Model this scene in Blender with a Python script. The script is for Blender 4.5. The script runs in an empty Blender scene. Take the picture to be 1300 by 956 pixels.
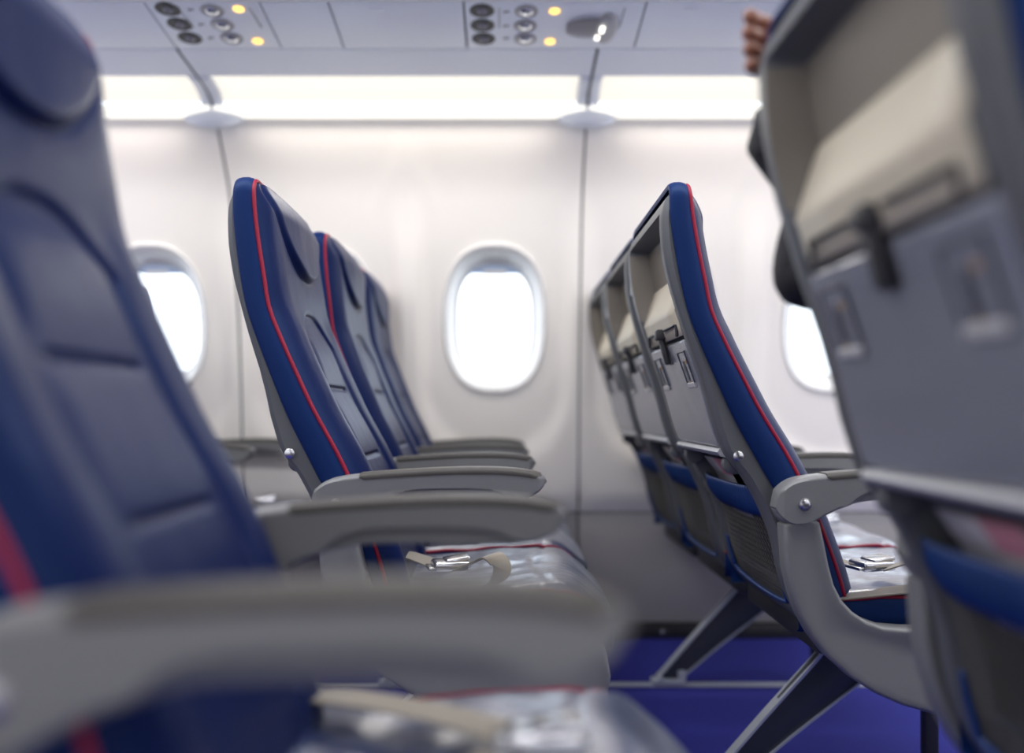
import bpy, bmesh, math, random
from mathutils import Vector, Matrix, noise
random.seed(7)
C = bpy.context.scene
COL = C.collection

# ------------------------------------------------------------------ camera
cam_d = bpy.data.cameras.new('camera'); cam = bpy.data.objects.new('camera', cam_d); COL.objects.link(cam)
F_PX = 1130.0
cam_d.sensor_fit = 'HORIZONTAL'; cam_d.sensor_width = 36.0
cam_d.lens = 36.0 * F_PX / 1300.0
cam_d.shift_x = 10.0 / 1300.0
cam_d.shift_y = 42.0 / 1300.0
cam_d.clip_start = 0.02
cam.location = (0, 0, 0.76); cam.rotation_euler = (math.radians(90), 0, 0)
cam_d.dof.use_dof = True; cam_d.dof.focus_distance = 1.55; cam_d.dof.aperture_fstop = 1.15
C.camera = cam
# ------------------------------------------------------------------ world, light, exposure
w = bpy.data.worlds.new('overcast_sky'); C.world = w; w.use_nodes = True
bg = w.node_tree.nodes['Background']; bg.inputs[0].default_value = (0.82, 0.91, 1.0, 1); bg.inputs[1].default_value = 2.3
C.view_settings.view_transform = 'Standard'; C.view_settings.look = 'None'
C.view_settings.gamma = 1.0; C.view_settings.use_curve_mapping = False
C.view_settings.exposure = 0.58
C.cycles.use_denoising = True
C.cycles.max_bounces = 10; C.cycles.diffuse_bounces = 6; C.cycles.glossy_bounces = 4
C.cycles.transparent_max_bounces = 12
C.cycles.sample_clamp_indirect = 6.0
def area(name, loc, rot, sx, sy, power, color=(1, 1, 1), spread=None):
    d = bpy.data.lights.new(name, 'AREA'); d.shape = 'RECTANGLE'; d.size = sx; d.size_y = sy
    d.energy = power; d.color = color
    if spread: d.spread = math.radians(spread)
    o = bpy.data.objects.new(name, d); COL.objects.link(o); o.location = loc; o.rotation_euler = rot
    return o
COVE_W = 2.55
AISLE = 1.215                       # the cabin is symmetric about the aisle line
area('ceiling_light', (0, AISLE, 2.06), (0, 0, 0), 5.6, 0.35, 52, (0.97, 0.98, 1.0))

# ------------------------------------------------------------------ materials
def mat(name, col, rough=0.5, metal=0.0, spec=0.5, noise_amt=0.0, noise_scale=20, bump=0.0, bump_scale=200,
        emit=None, emit_s=0.0, sheen=0.0, coat=0.0, bump2=0.0, bump2_scale=8, tint=None):
    m = bpy.data.materials.new(name); m.use_nodes = True
    nt = m.node_tree; b = nt.nodes['Principled BSDF']
    b.inputs['Base Color'].default_value = (*col, 1); b.inputs['Roughness'].default_value = rough
    b.inputs['Metallic'].default_value = metal; b.inputs['Specular IOR Level'].default_value = spec
    if tint: b.inputs['Specular Tint'].default_value = (*tint, 1)
    if sheen: b.inputs['Sheen Weight'].default_value = sheen; b.inputs['Sheen Roughness'].default_value = 0.35; b.inputs['Sheen Tint'].default_value = (0.85, 0.92, 1.0, 1)
    if coat: b.inputs['Coat Weight'].default_value = coat; b.inputs['Coat Roughness'].default_value = 0.2; b.inputs['Coat IOR'].default_value = 2.9
    if emit: b.inputs['Emission Color'].default_value = (*emit, 1); b.inputs['Emission Strength'].default_value = emit_s
    tc = None
    if noise_amt or bump or bump2: tc = nt.nodes.new('ShaderNodeTexCoord')
    if noise_amt:
        n = nt.nodes.new('ShaderNodeTexNoise'); n.inputs['Scale'].default_value = noise_scale; n.inputs['Detail'].default_value = 4
        r = nt.nodes.new('ShaderNodeMapRange'); r.inputs[3].default_value = 1 - noise_amt; r.inputs[4].default_value = 1 + noise_amt
        mx = nt.nodes.new('ShaderNodeMix'); mx.data_type = 'RGBA'; mx.blend_type = 'MULTIPLY'; mx.inputs['Factor'].default_value = 1
        mx.inputs['A'].default_value = (*col, 1)
        nt.links.new(tc.outputs['Object'], n.inputs['Vector']); nt.links.new(n.outputs['Fac'], r.inputs[0])
        nt.links.new(r.outputs[0], mx.inputs['B']); nt.links.new(mx.outputs['Result'], b.inputs['Base Color'])
    prev = None
    for st, sc_ in ((bump, bump_scale), (bump2, bump2_scale)):
        if st:
            n = nt.nodes.new('ShaderNodeTexNoise'); n.inputs['Scale'].default_value = sc_; n.inputs['Detail'].default_value = 3
            bp = nt.nodes.new('ShaderNodeBump'); bp.inputs['Strength'].default_value = st
            bp.inputs['Distance'].default_value = 0.5 / sc_
            nt.links.new(tc.outputs['Object'], n.inputs['Vector']); nt.links.new(n.outputs['Fac'], bp.inputs['Height'])
            if prev: nt.links.new(prev.outputs[0], bp.inputs['Normal'])
            prev = bp
    if prev: nt.links.new(prev.outputs[0], b.inputs['Normal'])
    return m
M = {}
M['leather'] = mat('navy_leather', (0.006, 0.012, 0.060), 0.38, spec=0.55, tint=(0.35, 0.6, 1.0), bump=0.12, bump_scale=420, bump2=0.05, bump2_scale=14)
M['seat_leather'] = mat('navy_seat_leather', (0.008, 0.018, 0.085), 0.30, spec=1.0, coat=1.0, sheen=0.22, tint=(0.75, 0.87, 1.0), bump=0.10, bump_scale=420, bump2=0.35, bump2_scale=11)
M['side_blue'] = mat('blue_side_leather', (0.0045, 0.017, 0.085), 0.5, spec=0.18, tint=(0.5, 0.75, 1.0), bump=0.1, bump_scale=420)
M['red'] = mat('red_piping', (0.26, 0.006, 0.03), 0.5, spec=0.3)
M['shell'] = mat('grey_moulded_plastic', (0.094, 0.098, 0.105), 0.48, spec=0.35, bump=0.06, bump_scale=600)
M['shell_dark'] = mat('dark_grey_plastic', (0.022, 0.022, 0.026), 0.5)
M['arm'] = mat('grey_armrest_plastic', (0.165, 0.166, 0.168), 0.42, spec=0.4, bump=0.04, bump_scale=700)
M['arm_pad'] = mat('dark_taupe_arm_pad', (0.050, 0.045, 0.040), 0.5, spec=0.35)
M['tray'] = mat('silver_grey_tray', (0.29, 0.30, 0.345), 0.25, metal=0.4, spec=0.9, noise_amt=0.05, noise_scale=300, bump=0.05, bump_scale=500)
M['recess'] = mat('taupe_recess_plastic', (0.165, 0.145, 0.118), 0.5, spec=0.35)
M['ledge'] = mat('ledge_painted_reflection', (0.52, 0.465, 0.36), 0.5, spec=0.4)  # lighter than the shell: light reflected off the slope is put into the colour
M['lip'] = mat('pale_grey_plastic', (0.42, 0.42, 0.43), 0.4)
M['placard_mark'] = mat('placard_dark_print', (0.03, 0.035, 0.05), 0.5)
M['placard_tan'] = mat('placard_tan_print', (0.35, 0.2, 0.08), 0.5)
M['chrome'] = mat('brushed_chrome', (0.62, 0.62, 0.64), 0.22, metal=1.0)
M['alu'] = mat('anodised_aluminium', (0.50, 0.53, 0.57), 0.35, metal=0.35)
M['leg_web'] = mat('dark_blue_grey_leg_paint', (0.045, 0.05, 0.065), 0.4, metal=0.3)
M['web'] = mat('taupe_belt_webbing', (0.22, 0.19, 0.15), 0.6, bump=0.3, bump_scale=500, sheen=0.3)
M['band'] = mat('blue_elastic_band', (0.008, 0.036, 0.15), 0.4)
M['net'] = mat('pocket_net_cord', (0.12, 0.112, 0.10), 0.6)
M['black'] = mat('black_plastic', (0.012, 0.012, 0.014), 0.5)
M['paper'] = mat('laminated_card', (0.55, 0.53, 0.56), 0.3, noise_amt=0.12, noise_scale=30)
M['pink'] = mat('pink_card_print', (0.5, 0.2, 0.26), 0.35)
M['wall'] = mat('cream_wall_panel', (0.83, 0.79, 0.745), 0.42, bump=0.03, bump_scale=900)
M['seam'] = mat('dark_seam_rubber', (0.03, 0.03, 0.035), 0.7)
M['kick'] = mat('taupe_grey_kick_panel', (0.31, 0.295, 0.29), 0.38)
M['frame_white'] = mat('white_window_surround', (0.66, 0.645, 0.635), 0.35)
M['shade'] = mat('pale_blue_window_shade', (0.36, 0.45, 0.62), 0.4)
M['lav'] = mat('lavender_overhead_plastic', (0.87, 0.91, 0.97), 0.42)
M['carpet'] = mat('deep_blue_carpet', (0.010, 0.013, 0.21), 0.9, noise_amt=0.35, noise_scale=160, bump=0.5, bump_scale=300)
M['cove'] = mat('lit_cove_diffuser', (0.35, 0.34, 0.32), 0.5, emit=(1.0, 0.945, 0.83), emit_s=0.62)
M['cove_lip'] = mat('lit_cove_lip', (0.35, 0.34, 0.32), 0.5, emit=(1.0, 0.965, 0.87), emit_s=0.85)
M['amber'] = mat('amber_lamp', (0.9, 0.5, 0.1), 0.4, emit=(1.0, 0.58, 0.13), emit_s=1.5)
M['lamp_white'] = mat('white_sign_lamp', (0.9, 0.9, 0.85), 0.4, emit=(1.0, 0.96, 0.85), emit_s=1.6)
M['grille'] = mat('grey_speaker_grille', (0.30, 0.29, 0.32), 0.5)
M['ceil'] = mat('white_ceiling_plastic', (0.78, 0.78, 0.80), 0.5)
M['skin'] = mat('brown_skin', (0.30, 0.125, 0.075), 0.5, noise_amt=0.1, noise_scale=40)
M['cloth'] = mat('black_jacket_cloth', (0.012, 0.012, 0.014), 0.8, bump=0.4, bump_scale=350)
M['trouser'] = mat('dark_trouser_cloth', (0.02, 0.021, 0.028), 0.85, bump=0.4, bump_scale=350)
M['hair'] = mat('black_hair', (0.01, 0.008, 0.007), 0.55)
M['leather'].node_tree.nodes['Principled BSDF'].inputs['IOR'].default_value = 1.22
def glass_mat():
    m = bpy.data.materials.new('window_acrylic'); m.use_nodes = True; nt = m.node_tree
    for n in list(nt.nodes):
        if n.type != 'OUTPUT_MATERIAL': nt.nodes.remove(n)
    out = [n for n in nt.nodes if n.type == 'OUTPUT_MATERIAL'][0]
    t = nt.nodes.new('ShaderNodeBsdfTransparent'); t.inputs[0].default_value = (0.96, 0.97, 0.98, 1)
    g = nt.nodes.new('ShaderNodeBsdfGlossy'); g.inputs['Roughness'].default_value = 0.05
    x = nt.nodes.new('ShaderNodeMixShader'); x.inputs[0].default_value = 0.06
    nt.links.new(t.outputs[0], x.inputs[1]); nt.links.new(g.outputs[0], x.inputs[2]); nt.links.new(x.outputs[0], out.inputs[0])
    return m
M['glass'] = glass_mat()

# ------------------------------------------------------------------ helpers
def link(name, me, m, parent=None):
    o = bpy.data.objects.new(name, me); COL.objects.link(o)
    for x in (m if isinstance(m, (list, tuple)) else [m]): me.materials.append(M[x])
    if parent: o.parent = parent
    return o
def mesh(name, verts, faces, m, parent=None, smooth=True, sharp=None):
    me = bpy.data.meshes.new(name); me.from_pydata([tuple(v) for v in verts], [], faces); me.validate()
    bm = bmesh.new(); bm.from_mesh(me); bmesh.ops.recalc_face_normals(bm, faces=bm.faces); bm.to_mesh(me); bm.free()
    if smooth:
        me.polygons.foreach_set('use_smooth', [True] * len(me.polygons))
        if sharp is not None: me.set_sharp_from_angle(angle=math.radians(sharp))
    return link(name, me, m, parent)
def from_bm(name, bm, m, parent=None, smooth=True, sharp=35):
    me = bpy.data.meshes.new(name); bmesh.ops.recalc_face_normals(bm, faces=bm.faces); bm.to_mesh(me); bm.free()
    if smooth:
        me.polygons.foreach_set('use_smooth', [True] * len(me.polygons)); me.set_sharp_from_angle(angle=math.radians(sharp))
    return link(name, me, m, parent)
def empty(name, loc=(0, 0, 0), rz=0.0):
    o = bpy.data.objects.new(name, None); COL.objects.link(o); o.location = loc; o.rotation_euler = (0, 0, rz); o.empty_display_size = 0.1
    return o
def tag(o, label=None, cat=None, group=None, kind=None):
    if label: o['label'] = label
    if cat: o['category'] = cat
    if group: o['group'] = group
    if kind: o['kind'] = kind
    return o
def interp(tab, z):
    """tab: sorted list of (z, value); smooth (monotone-ish cubic) interpolation"""
    if z <= tab[0][0]: return tab[0][1]
    if z >= tab[-1][0]: return tab[-1][1]
    for i in range(len(tab) - 1):
        z0, a = tab[i]; z1, b = tab[i + 1]
        if z0 <= z <= z1:
            h = z1 - z0; t = (z - z0) / h
            d = (b - a) / h
            m0 = d if i == 0 else 0.5 * (d + (a - tab[i - 1][1]) / (z0 - tab[i - 1][0]))
            m1 = d if i == len(tab) - 2 else 0.5 * (d + (tab[i + 2][1] - b) / (tab[i + 2][0] - z1))
            if m0 * d < 0: m0 = 0
            if m1 * d < 0: m1 = 0
            t2, t3 = t * t, t * t * t
            return (2 * t3 - 3 * t2 + 1) * a + (t3 - 2 * t2 + t) * h * m0 + (-2 * t3 + 3 * t2) * b + (t3 - t2) * h * m1
def ss(a, b, x):
    if a == b: return 0.0 if x < a else 1.0
    t = max(0.0, min(1.0, (x - a) / (b - a))); return t * t * (3 - 2 * t)
def gridfaces(nu, nv, off=0, skip=None):
    f = []
    for j in range(nv - 1):
        for i in range(nu - 1):
            if skip and skip(i, j): continue
            a = off + j * nu + i; f.append((a, a + 1, a + nu + 1, a + nu))
    return f
def thicken(verts, faces, d):
    """closed slab: a copy of the sheet shifted by d, the border bridged"""
    n = len(verts); dv = Vector(d)
    V = [Vector(v) for v in verts] + [Vector(v) + dv for v in verts]
    cnt = {}
    for f in faces:
        for i in range(len(f)):
            e = (f[i], f[(i + 1) % len(f)]); k = tuple(sorted(e)); cnt.setdefault(k, []).append(e)
    Fs = list(faces) + [tuple(n + i for i in reversed(f)) for f in faces]
    for k, es in cnt.items():
        if len(es) == 1:
            a, b = es[0]; Fs.append((b, a, n + a, n + b))
    return V, Fs
def tube_data(path, r, seg=8, closed=False, off=0, V=None, Fc=None):
    V = V if V is not None else []; Fc = Fc if Fc is not None else []
    off = len(V); P = [Vector(p) for p in path]; n = len(P)
    up = None
    for i, p in enumerate(P):
        a = P[i - 1] if (i > 0 or closed) else P[i]; b = P[(i + 1) % n] if (i < n - 1 or closed) else P[i]
        t = (b - a).normalized()
        if up is None:
            up = Vector((0, 0, 1)) if abs(t.z) < 0.9 else Vector((1, 0, 0))
        s = t.cross(up)
        if s.length < 1e-6: s = t.orthogonal()
        s.normalize(); up = s.cross(t).normalized()
        rr = r[i] if isinstance(r, (list, tuple)) else r
        for k in range(seg):
            an = 2 * math.pi * k / seg
            V.append(p + s * (rr * math.cos(an)) + up * (rr * math.sin(an)))
    rows = n if closed else n - 1
    for i in range(rows):
        for k in range(seg):
            a = off + i * seg + k; b = off + i * seg + (k + 1) % seg
            j = (i + 1) % n
            Fc.append((a, b, off + j * seg + (k + 1) % seg, off + j * seg + k))
    if not closed:
        Fc.append(tuple(off + k for k in reversed(range(seg)))); Fc.append(tuple(off + (n - 1) * seg + k for k in range(seg)))
    return V, Fc
def tube(name, path, r, m, parent=None, seg=8, closed=False):
    V, Fc = tube_data(path, r, seg, closed); return mesh(name, V, Fc, m, parent)
def bm_box(bm, c, s, bev=0.0, seg=2, rot=None):
    r = bmesh.ops.create_cube(bm, size=1.0)
    mt = Matrix.Translation(c) @ (rot.to_4x4() if rot else Matrix.Identity(4)) @ Matrix.Diagonal((*s, 1))
    bmesh.ops.transform(bm, matrix=mt, verts=r['verts'])
    if bev:
        es = set(e for v in r['verts'] for e in v.link_edges)
        bmesh.ops.bevel(bm, geom=list(es), offset=bev, segments=seg, affect='EDGES', profile=0.5)
def box(name, c, s, m, parent=None, bev=0.003, seg=2, rot=None):
    bm = bmesh.new(); bm_box(bm, c, s, bev, seg, rot); return from_bm(name, bm, m, parent)
def prism(name, poly, y0, y1, m, parent=None, bev=0.0, seg=2, inset=0.0, inset_d=0.0):
    """polygon in x,z extruded from y0 to y1"""
    bm = bmesh.new(); vs = [bm.verts.new((x, y0, z)) for x, z in poly]; f = bm.faces.new(vs)
    r = bmesh.ops.extrude_face_region(bm, geom=[f])
    bmesh.ops.translate(bm, vec=(0, y1 - y0, 0), verts=[v for v in r['geom'] if isinstance(v, bmesh.types.BMVert)])
    bmesh.ops.recalc_face_normals(bm, faces=bm.faces)
    caps = [q for q in bm.faces if abs(q.normal.y) > 0.99]
    if bev:
        es = set(e for q in caps for e in q.edges)
        bmesh.ops.bevel(bm, geom=list(es), offset=bev, segments=seg, affect='EDGES', profile=0.5)
    if inset:
        caps = [q for q in bm.faces if abs(q.normal.y) > 0.99 and len(q.verts) > 6]
        bmesh.ops.inset_individual(bm, faces=caps, thickness=inset, depth=-inset_d)
    return from_bm(name, bm, m, parent, sharp=40)
def lathe_data(prof, seg=24, V=None, Fc=None, M4=None):
    """prof: (r, h) about local z"""
    V = V if V is not None else []; Fc = Fc if Fc is not None else []; off = len(V)
    M4 = M4 or Matrix.Identity(4)
    for r, h in prof:
        for k in range(seg):
            a = 2 * math.pi * k / seg; V.append(M4 @ Vector((r * math.cos(a), r * math.sin(a), h)))
    for j in range(len(prof) - 1):
        for k in range(seg):
            a = off + j * seg + k; b = off + j * seg + (k + 1) % seg; Fc.append((a, b, b + seg, a + seg))
    Fc.append(tuple(off + k for k in reversed(range(seg)))); Fc.append(tuple(off + (len(prof) - 1) * seg + k for k in range(seg)))
    return V, Fc
def lathe(name, prof, m, parent=None, seg=24, M4=None, sharp=40):
    V, Fc = lathe_data(prof, seg, M4=M4); return mesh(name, V, Fc, m, parent, sharp=sharp)
def ribbon(path, width_dir, wd, th, V=None, Fc=None):
    """strap: rectangular section swept along a path"""
    V = V if V is not None else []; Fc = Fc if Fc is not None else []; off = len(V); P = [Vector(p) for p in path]; n = len(P)
    for i, p in enumerate(P):
        t = (P[min(i + 1, n - 1)] - P[max(i - 1, 0)]).normalized()
        wdv = Vector(width_dir[i] if isinstance(width_dir, list) else width_dir)
        wdv = (wdv - t * wdv.dot(t)).normalized(); nn = t.cross(wdv)
        for sx, sn in ((-1, -1), (1, -1), (1, 1), (-1, 1)):
            V.append(p + wdv * (sx * wd / 2) + nn * (sn * th / 2))
    for i in range(n - 1):
        for k in range(4):
            a = off + 4 * i + k; b = off + 4 * i + (k + 1) % 4; Fc.append((a, b, b + 4, a + 4))
    Fc.append((off + 3, off + 2, off + 1, off)); e = off + 4 * (n - 1); Fc.append((e, e + 1, e + 2, e + 3))
    return V, Fc
def catmull(pts, n=6):
    P = [Vector(p) for p in pts]; out = []
    for i in range(len(P) - 1):
        p0 = P[max(i - 1, 0)]; p1 = P[i]; p2 = P[i + 1]; p3 = P[min(i + 2, len(P) - 1)]
        for k in range(n):
            t = k / n
            out.append(0.5 * ((2 * p1) + (p2 - p0) * t + (2 * p0 - 5 * p1 + 4 * p2 - p3) * t * t + (3 * p1 - p0 - 3 * p2 + p3) * t ** 3))
    out.append(P[-1]); return out
def kids(o): return list(KIDS.get(o.name, []))
def copy_tree(o, parent=None):
    c = o.copy(); COL.objects.link(c)
    if parent: c.parent = parent
    for ch in o.children: copy_tree(ch, c)
    return c

# ------------------------------------------------------------------ cabin shell
PITCH = 0.5555; XW = -0.031
WALLZ = [(0.42, 2.970), (0.81, 2.945), (1.05, 2.918), (1.243, 2.872), (1.463, 2.790), (1.64, 2.665)]
WZ, WHX, WHZ, WN = 1.053, 0.171, 0.240, 2.45           # window centre height, half size, roundness
def wall_y(x, z):
    """cabin face of the side wall: leaning in at the top, a shallow bay round each window"""
    y = interp(WALLZ, z)
    k = round((x - XW) / PITCH); dx = x - (XW + k * PITCH)
    # a U shaped bay, 0.235 wide either side, closing in an arc at z 0.57
    d = math.hypot(dx, min(0.0, z - 0.83)) if z < 0.83 else abs(dx)
    bay = 1 - ss(0.205, 0.262, d)
    return y - 0.020 * (1 - bay) * (1 - ss(1.1, 1.45, z)) * ss(0.42, 0.47, z) * 1.0
def sup(a, hx, hz, n=WN):
    c, s = math.cos(a), math.sin(a)
    r = (abs(c / hx) ** n + abs(s / hz) ** n) ** (-1.0 / n)
    return r * c, r * s
NA = 96
def window_patch(xc):
    """rect patch round one window with an oval hole: verts, faces"""
    x0, x1, z0, z1 = -PITCH / 2, PITCH / 2, 0.42 - WZ, 1.64 - WZ
    angs = [2 * math.pi * k / NA for k in range(NA)]
    for cx, cz in ((x0, z0), (x1, z0), (x1, z1), (x0, z1)):
        a = math.atan2(cz, cx) % (2 * math.pi)
        i = min(range(NA), key=lambda k: abs((angs[k] - a + math.pi) % (2 * math.pi) - math.pi)); angs[i] = a
    NR = 18; V = []; Fc = []
    for j in range(NR):
        t = (j / (NR - 1)) ** 1.15
        for a in angs:
            ix, iz = sup(a, WHX, WHZ); c, s = math.cos(a), math.sin(a)
            k = min((x1 if c > 0 else x0) / c if abs(c) > 1e-9 else 1e9, (z1 if s > 0 else z0) / s if abs(s) > 1e-9 else 1e9)
            ox, oz = k * c, k * s
            x = xc + ix + (ox - ix) * t; z = WZ + iz + (oz - iz) * t
            V.append((x, wall_y(x, z) if t > 0 else interp(WALLZ, z), z))
    for j in range(NR - 1):
        for k in range(NA):
            a = j * NA + k; b = j * NA + (k + 1) % NA; Fc.append((a, b, b + NA, a + NA))
    return V, Fc
def build_panel(x_left, parent):
    V, Fc = [], []
    for i in range(2):
        v, f = window_patch(x_left + PITCH * (i + 0.5)); o = len(V); V += v; Fc += [tuple(o + q for q in g) for g in f]
    # pull the outer borders in to leave a seam
    g = 0.0035; xl, xr = x_left, x_left + 2 * PITCH
    V = [(min(max(x, xl + g), xr - g), y, z) for x, y, z in V]
    me_o = mesh('wall_panel', V, Fc, 'wall', parent)
    return me_o
SEAMS = [XW + PITCH / 2 + 2 * PITCH * k for k in range(-3, 3)]       # panel seams along the cabin
X0, X1 = SEAMS[0], SEAMS[-1]
wall_back = tag(empty('wall_back', (0, 2.97, 0)), 'cream side wall with two oval windows per panel', kind='structure')
def under(root, o):      # keep a world-space mesh where it is below a moved empty
    o.parent = root; o.location = o.location - root.location; return o
for s in SEAMS[:-1]: under(wall_back, build_panel(s, None))
for s in SEAMS[1:-1]:    # dark gasket behind every seam
    V = []; zs = [0.42 + 1.22 * k / 24 for k in range(25)]
    for z in zs:
        y = wall_y(s, z) + 0.004
        V += [(s - 0.005, y, z), (s + 0.005, y, z)]
    Vt, Ft = thicken(V, gridfaces(2, 25), (0, 0.004, 0))
    under(wall_back, mesh('seam_gasket', Vt, Ft, 'seam'))
for k in range(-3, 3):   # kick panels below
    a, b = SEAMS[k + 3], (SEAMS[k + 4] if k < 2 else None)
    if b is None: continue
    under(wall_back, box('kick_panel', ((a + b) / 2, 2.985, 0.2325), (b - a - 0.006, 0.02, 0.367), 'kick', bev=0.003))
under(wall_back, box('wall_ledge', ((X0 + X1) / 2, 2.978, 0.4185), (X1 - X0, 0.012, 0.004), 'seam', bev=0))
under(wall_back, box('wall_backing', ((X0 + X1) / 2, 3.01, 0.215), (X1 - X0, 0.02, 0.43), 'seam', bev=0))
base = tag(box('baseboard_back', ((X0 + X1) / 2, 2.975, 0.022), (X1 - X0, 0.05, 0.044), 'black', bev=0.003), 'black strip along the foot of the side wall', kind='structure')
for k in range(22):
    o = lathe('screw', [(0.006, 0), (0.006, 0.002), (0.003, 0.0035)], 'chrome', base, seg=10,
              M4=Matrix.Translation((X0 + 0.25 + 0.24 * k, 2.9495, 0.022)) @ Matrix.Rotation(math.radians(90), 4, 'X'))

# windows
RINGS = [(1.004, -0.001), (1.0, -0.006), (0.975, -0.009), (0.945, -0.006), (0.905, 0.004), (0.86, 0.020), (0.815, 0.040), (0.775, 0.056), (0.745, 0.062), (0.715, 0.0625)]
def build_window(n, xc):
    root = tag(empty(f'window_{n}', (xc, 2.918, WZ)), None, kind='structure')
    V = []; 
    for s, d in RINGS:
        for k in range(NA):
            x, z = sup(2 * math.pi * k / NA, WHX * s, WHZ * s, WN + (1 - s) * 1.8)
            V.append((x, interp(WALLZ, WZ + z) - 2.918 + d, z))
    Fc = []
    for j in range(len(RINGS) - 1):
        for k in range(NA):
            a = j * NA + k; b = j * NA + (k + 1) % NA; Fc.append((a, b, b + NA, a + NA))
    mesh('window_frame', V, Fc, 'frame_white', root)
    V = [(0, interp(WALLZ, WZ) - 2.918 + 0.0635, 0)]
    for k in range(NA):
        x, z = sup(2 * math.pi * k / NA, WHX * 0.735, WHZ * 0.735, WN + 0.4); V.append((x, interp(WALLZ, WZ + z) - 2.918 + 0.0635, z))
    mesh('window_pane', V, [(0, 1 + k, 1 + (k + 1) % NA) for k in range(NA)], 'glass', root)
    # pulled-up shade showing at the top of the opening, with its grip
    pts = [sup(math.pi * k / 48, WHX * 0.755, WHZ * 0.755, WN + 0.35) for k in range(49)]
    top = [p for p in pts if p[1] > 0.146]
    poly = top
    y = lambda z: interp(WALLZ, WZ + z) - 2.918 + 0.052
    V = [(x, y(z), z) for x, z in poly]; n_ = len(V); V += [(x, yy + 0.005, z) for x, yy, z in V]
    Fc = [tuple(range(n_)), tuple(reversed(range(n_, 2 * n_)))] + [(i, (i + 1) % n_, n_ + (i + 1) % n_, n_ + i) for i in range(n_)]
    sh = mesh('window_shade', V, Fc, 'shade', root, smooth=False)
    box('shade_grip', (0, y(0.16) - 0.006, 0.158), (0.078, 0.012, 0.017), 'frame_white', sh, bev=0.005, seg=3)
    return root
nwin = 0
WX = [s + PITCH * (i + 0.5) for s in SEAMS[:-1] for i in range(2)]
for x in WX:
    nwin += 1; build_window(nwin, x)

# floor, overhead, ceiling
fl = tag(box('floor', ((X0 + X1) / 2, AISLE, -0.05), (X1 - X0, 3.7, 0.1), 'carpet', bev=0), 'deep blue carpet', kind='structure')
for i, y in enumerate((1.80, 2.45)):
    tag(box(f'trim_{i+1}', ((X0 + X1) / 2, y, 0.003), (X1 - X0, 0.028, 0.006), 'alu', bev=0.001), 'aluminium seat track let into the carpet', kind='structure')

def sheet_x(prof, xa, xb, th, nx=2):
    """profile (y,z) swept along x as a thin slab with real thickness upwards"""
    V = []
    for y, z in prof:
        for i in range(nx): V.append((xa + (xb - xa) * i / (nx - 1), y, z))
    return thicken(V, gridfaces(nx, len(prof)), (0, 0, th))
GAP = 0.0025
ceil = tag(empty('ceiling', (0, AISLE, 2.1)), 'overhead lining above the seats', kind='structure')
PSZ = lambda y: 1.736 - (y - 2.13) * 0.107
def overhead_side():
    """everything overhead of one side, in world space; returns the pieces"""
    out = []
    # blank panels between the service units
    spans = [(X0, -2.2), (-2.2, -1.69), (-1.69, -1.37), (-1.37, -0.863), (-0.586, -0.4215), (-0.4215, -0.0975), (0.342, 0.85), (0.85, 1.2), (1.2, 1.7), (1.7, X1)]
    for a, b in spans:
        pr = [(2.13, PSZ(2.13)), (2.134, PSZ(2.134) - .0012), (2.344, PSZ(2.344) - .0012), (2.348, PSZ(2.348))]
        V, Fc = sheet_x(pr, a + GAP, b - GAP, 0.012); o = mesh('blank_panel', V, Fc, 'lav', sharp=20); out.append(o)
    for a in (-0.312, 0.454):
        out.append(box('panel_latch', (a, 2.163, PSZ(2.163) - 0.003), (0.035, 0.014, 0.003), 'lav', bev=0.001))
    out.append(box('panel_backing', ((X0 + X1) / 2, 2.245, 1.760), (X1 - X0, 0.26, 0.01), 'seam', bev=0))
    # bin front above the service units
    pr = [(2.126, 1.735), (2.10, 1.742), (2.06, 1.765), (2.02, 1.81), (1.98, 1.90), (1.97, 2.0), (1.975, 2.12)]
    V, Fc = sheet_x(pr, X0, X1, 0.03); out.append(mesh('bin_front', V, Fc, 'ceil'))
    return out
for o in overhead_side(): under(ceil, o)
under(ceil, box('ceiling_panel', ((X0 + X1) / 2, AISLE, 2.125), (X1 - X0, 1.56, 0.02), 'ceil', bev=0))

# cornice: lavender underside, lit cove diffuser, glowing lip - one run per wall panel
cornice = tag(empty('trim_3', (0, 2.5, 1.7)), 'lavender cornice between service panels and lit cove', kind='structure')
for a, b in zip(SEAMS[:-1], SEAMS[1:]):
    pr = [(2.353, 1.711), (2.37, 1.709), (2.44, 1.7035), (2.50, 1.697)]
    V, Fc = sheet_x(pr, a + 0.004, b - 0.004, 0.01); under(cornice, mesh('cornice_panel', V, Fc, 'lav', sharp=30))
    # rounded end brackets either side of the seam
    for xa, xb in ((a + 0.004, a + 0.034), (b - 0.034, b - 0.004)):
        V = []; nx = 7
        pr2 = [(2.50, 1.697), (2.54, 1.6925), (2.58, 1.687), (2.61, 1.679), (2.632, 1.664), (2.640, 1.640)]
        for j, (y, z) in enumerate(pr2):
            for i in range(nx):
                u = i / (nx - 1); u2 = u if xa == a + 0.004 else 1 - u      # u2 = 0 at the seam
                V.append((xa + (xb - xa) * u, y, z + 0.010 * u2 ** 2 - 0.0))
        Vt, Ft = thicken(V, gridfaces(nx, len(pr2)), (0, 0.004, 0.012)); under(cornice, mesh('cornice_bracket', Vt, Ft, 'lav'))
under(cornice, box('cornice_backing', ((X0 + X1) / 2, 2.50, 1.745), (X1 - X0, 0.34, 0.012), 'seam', bev=0))
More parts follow.
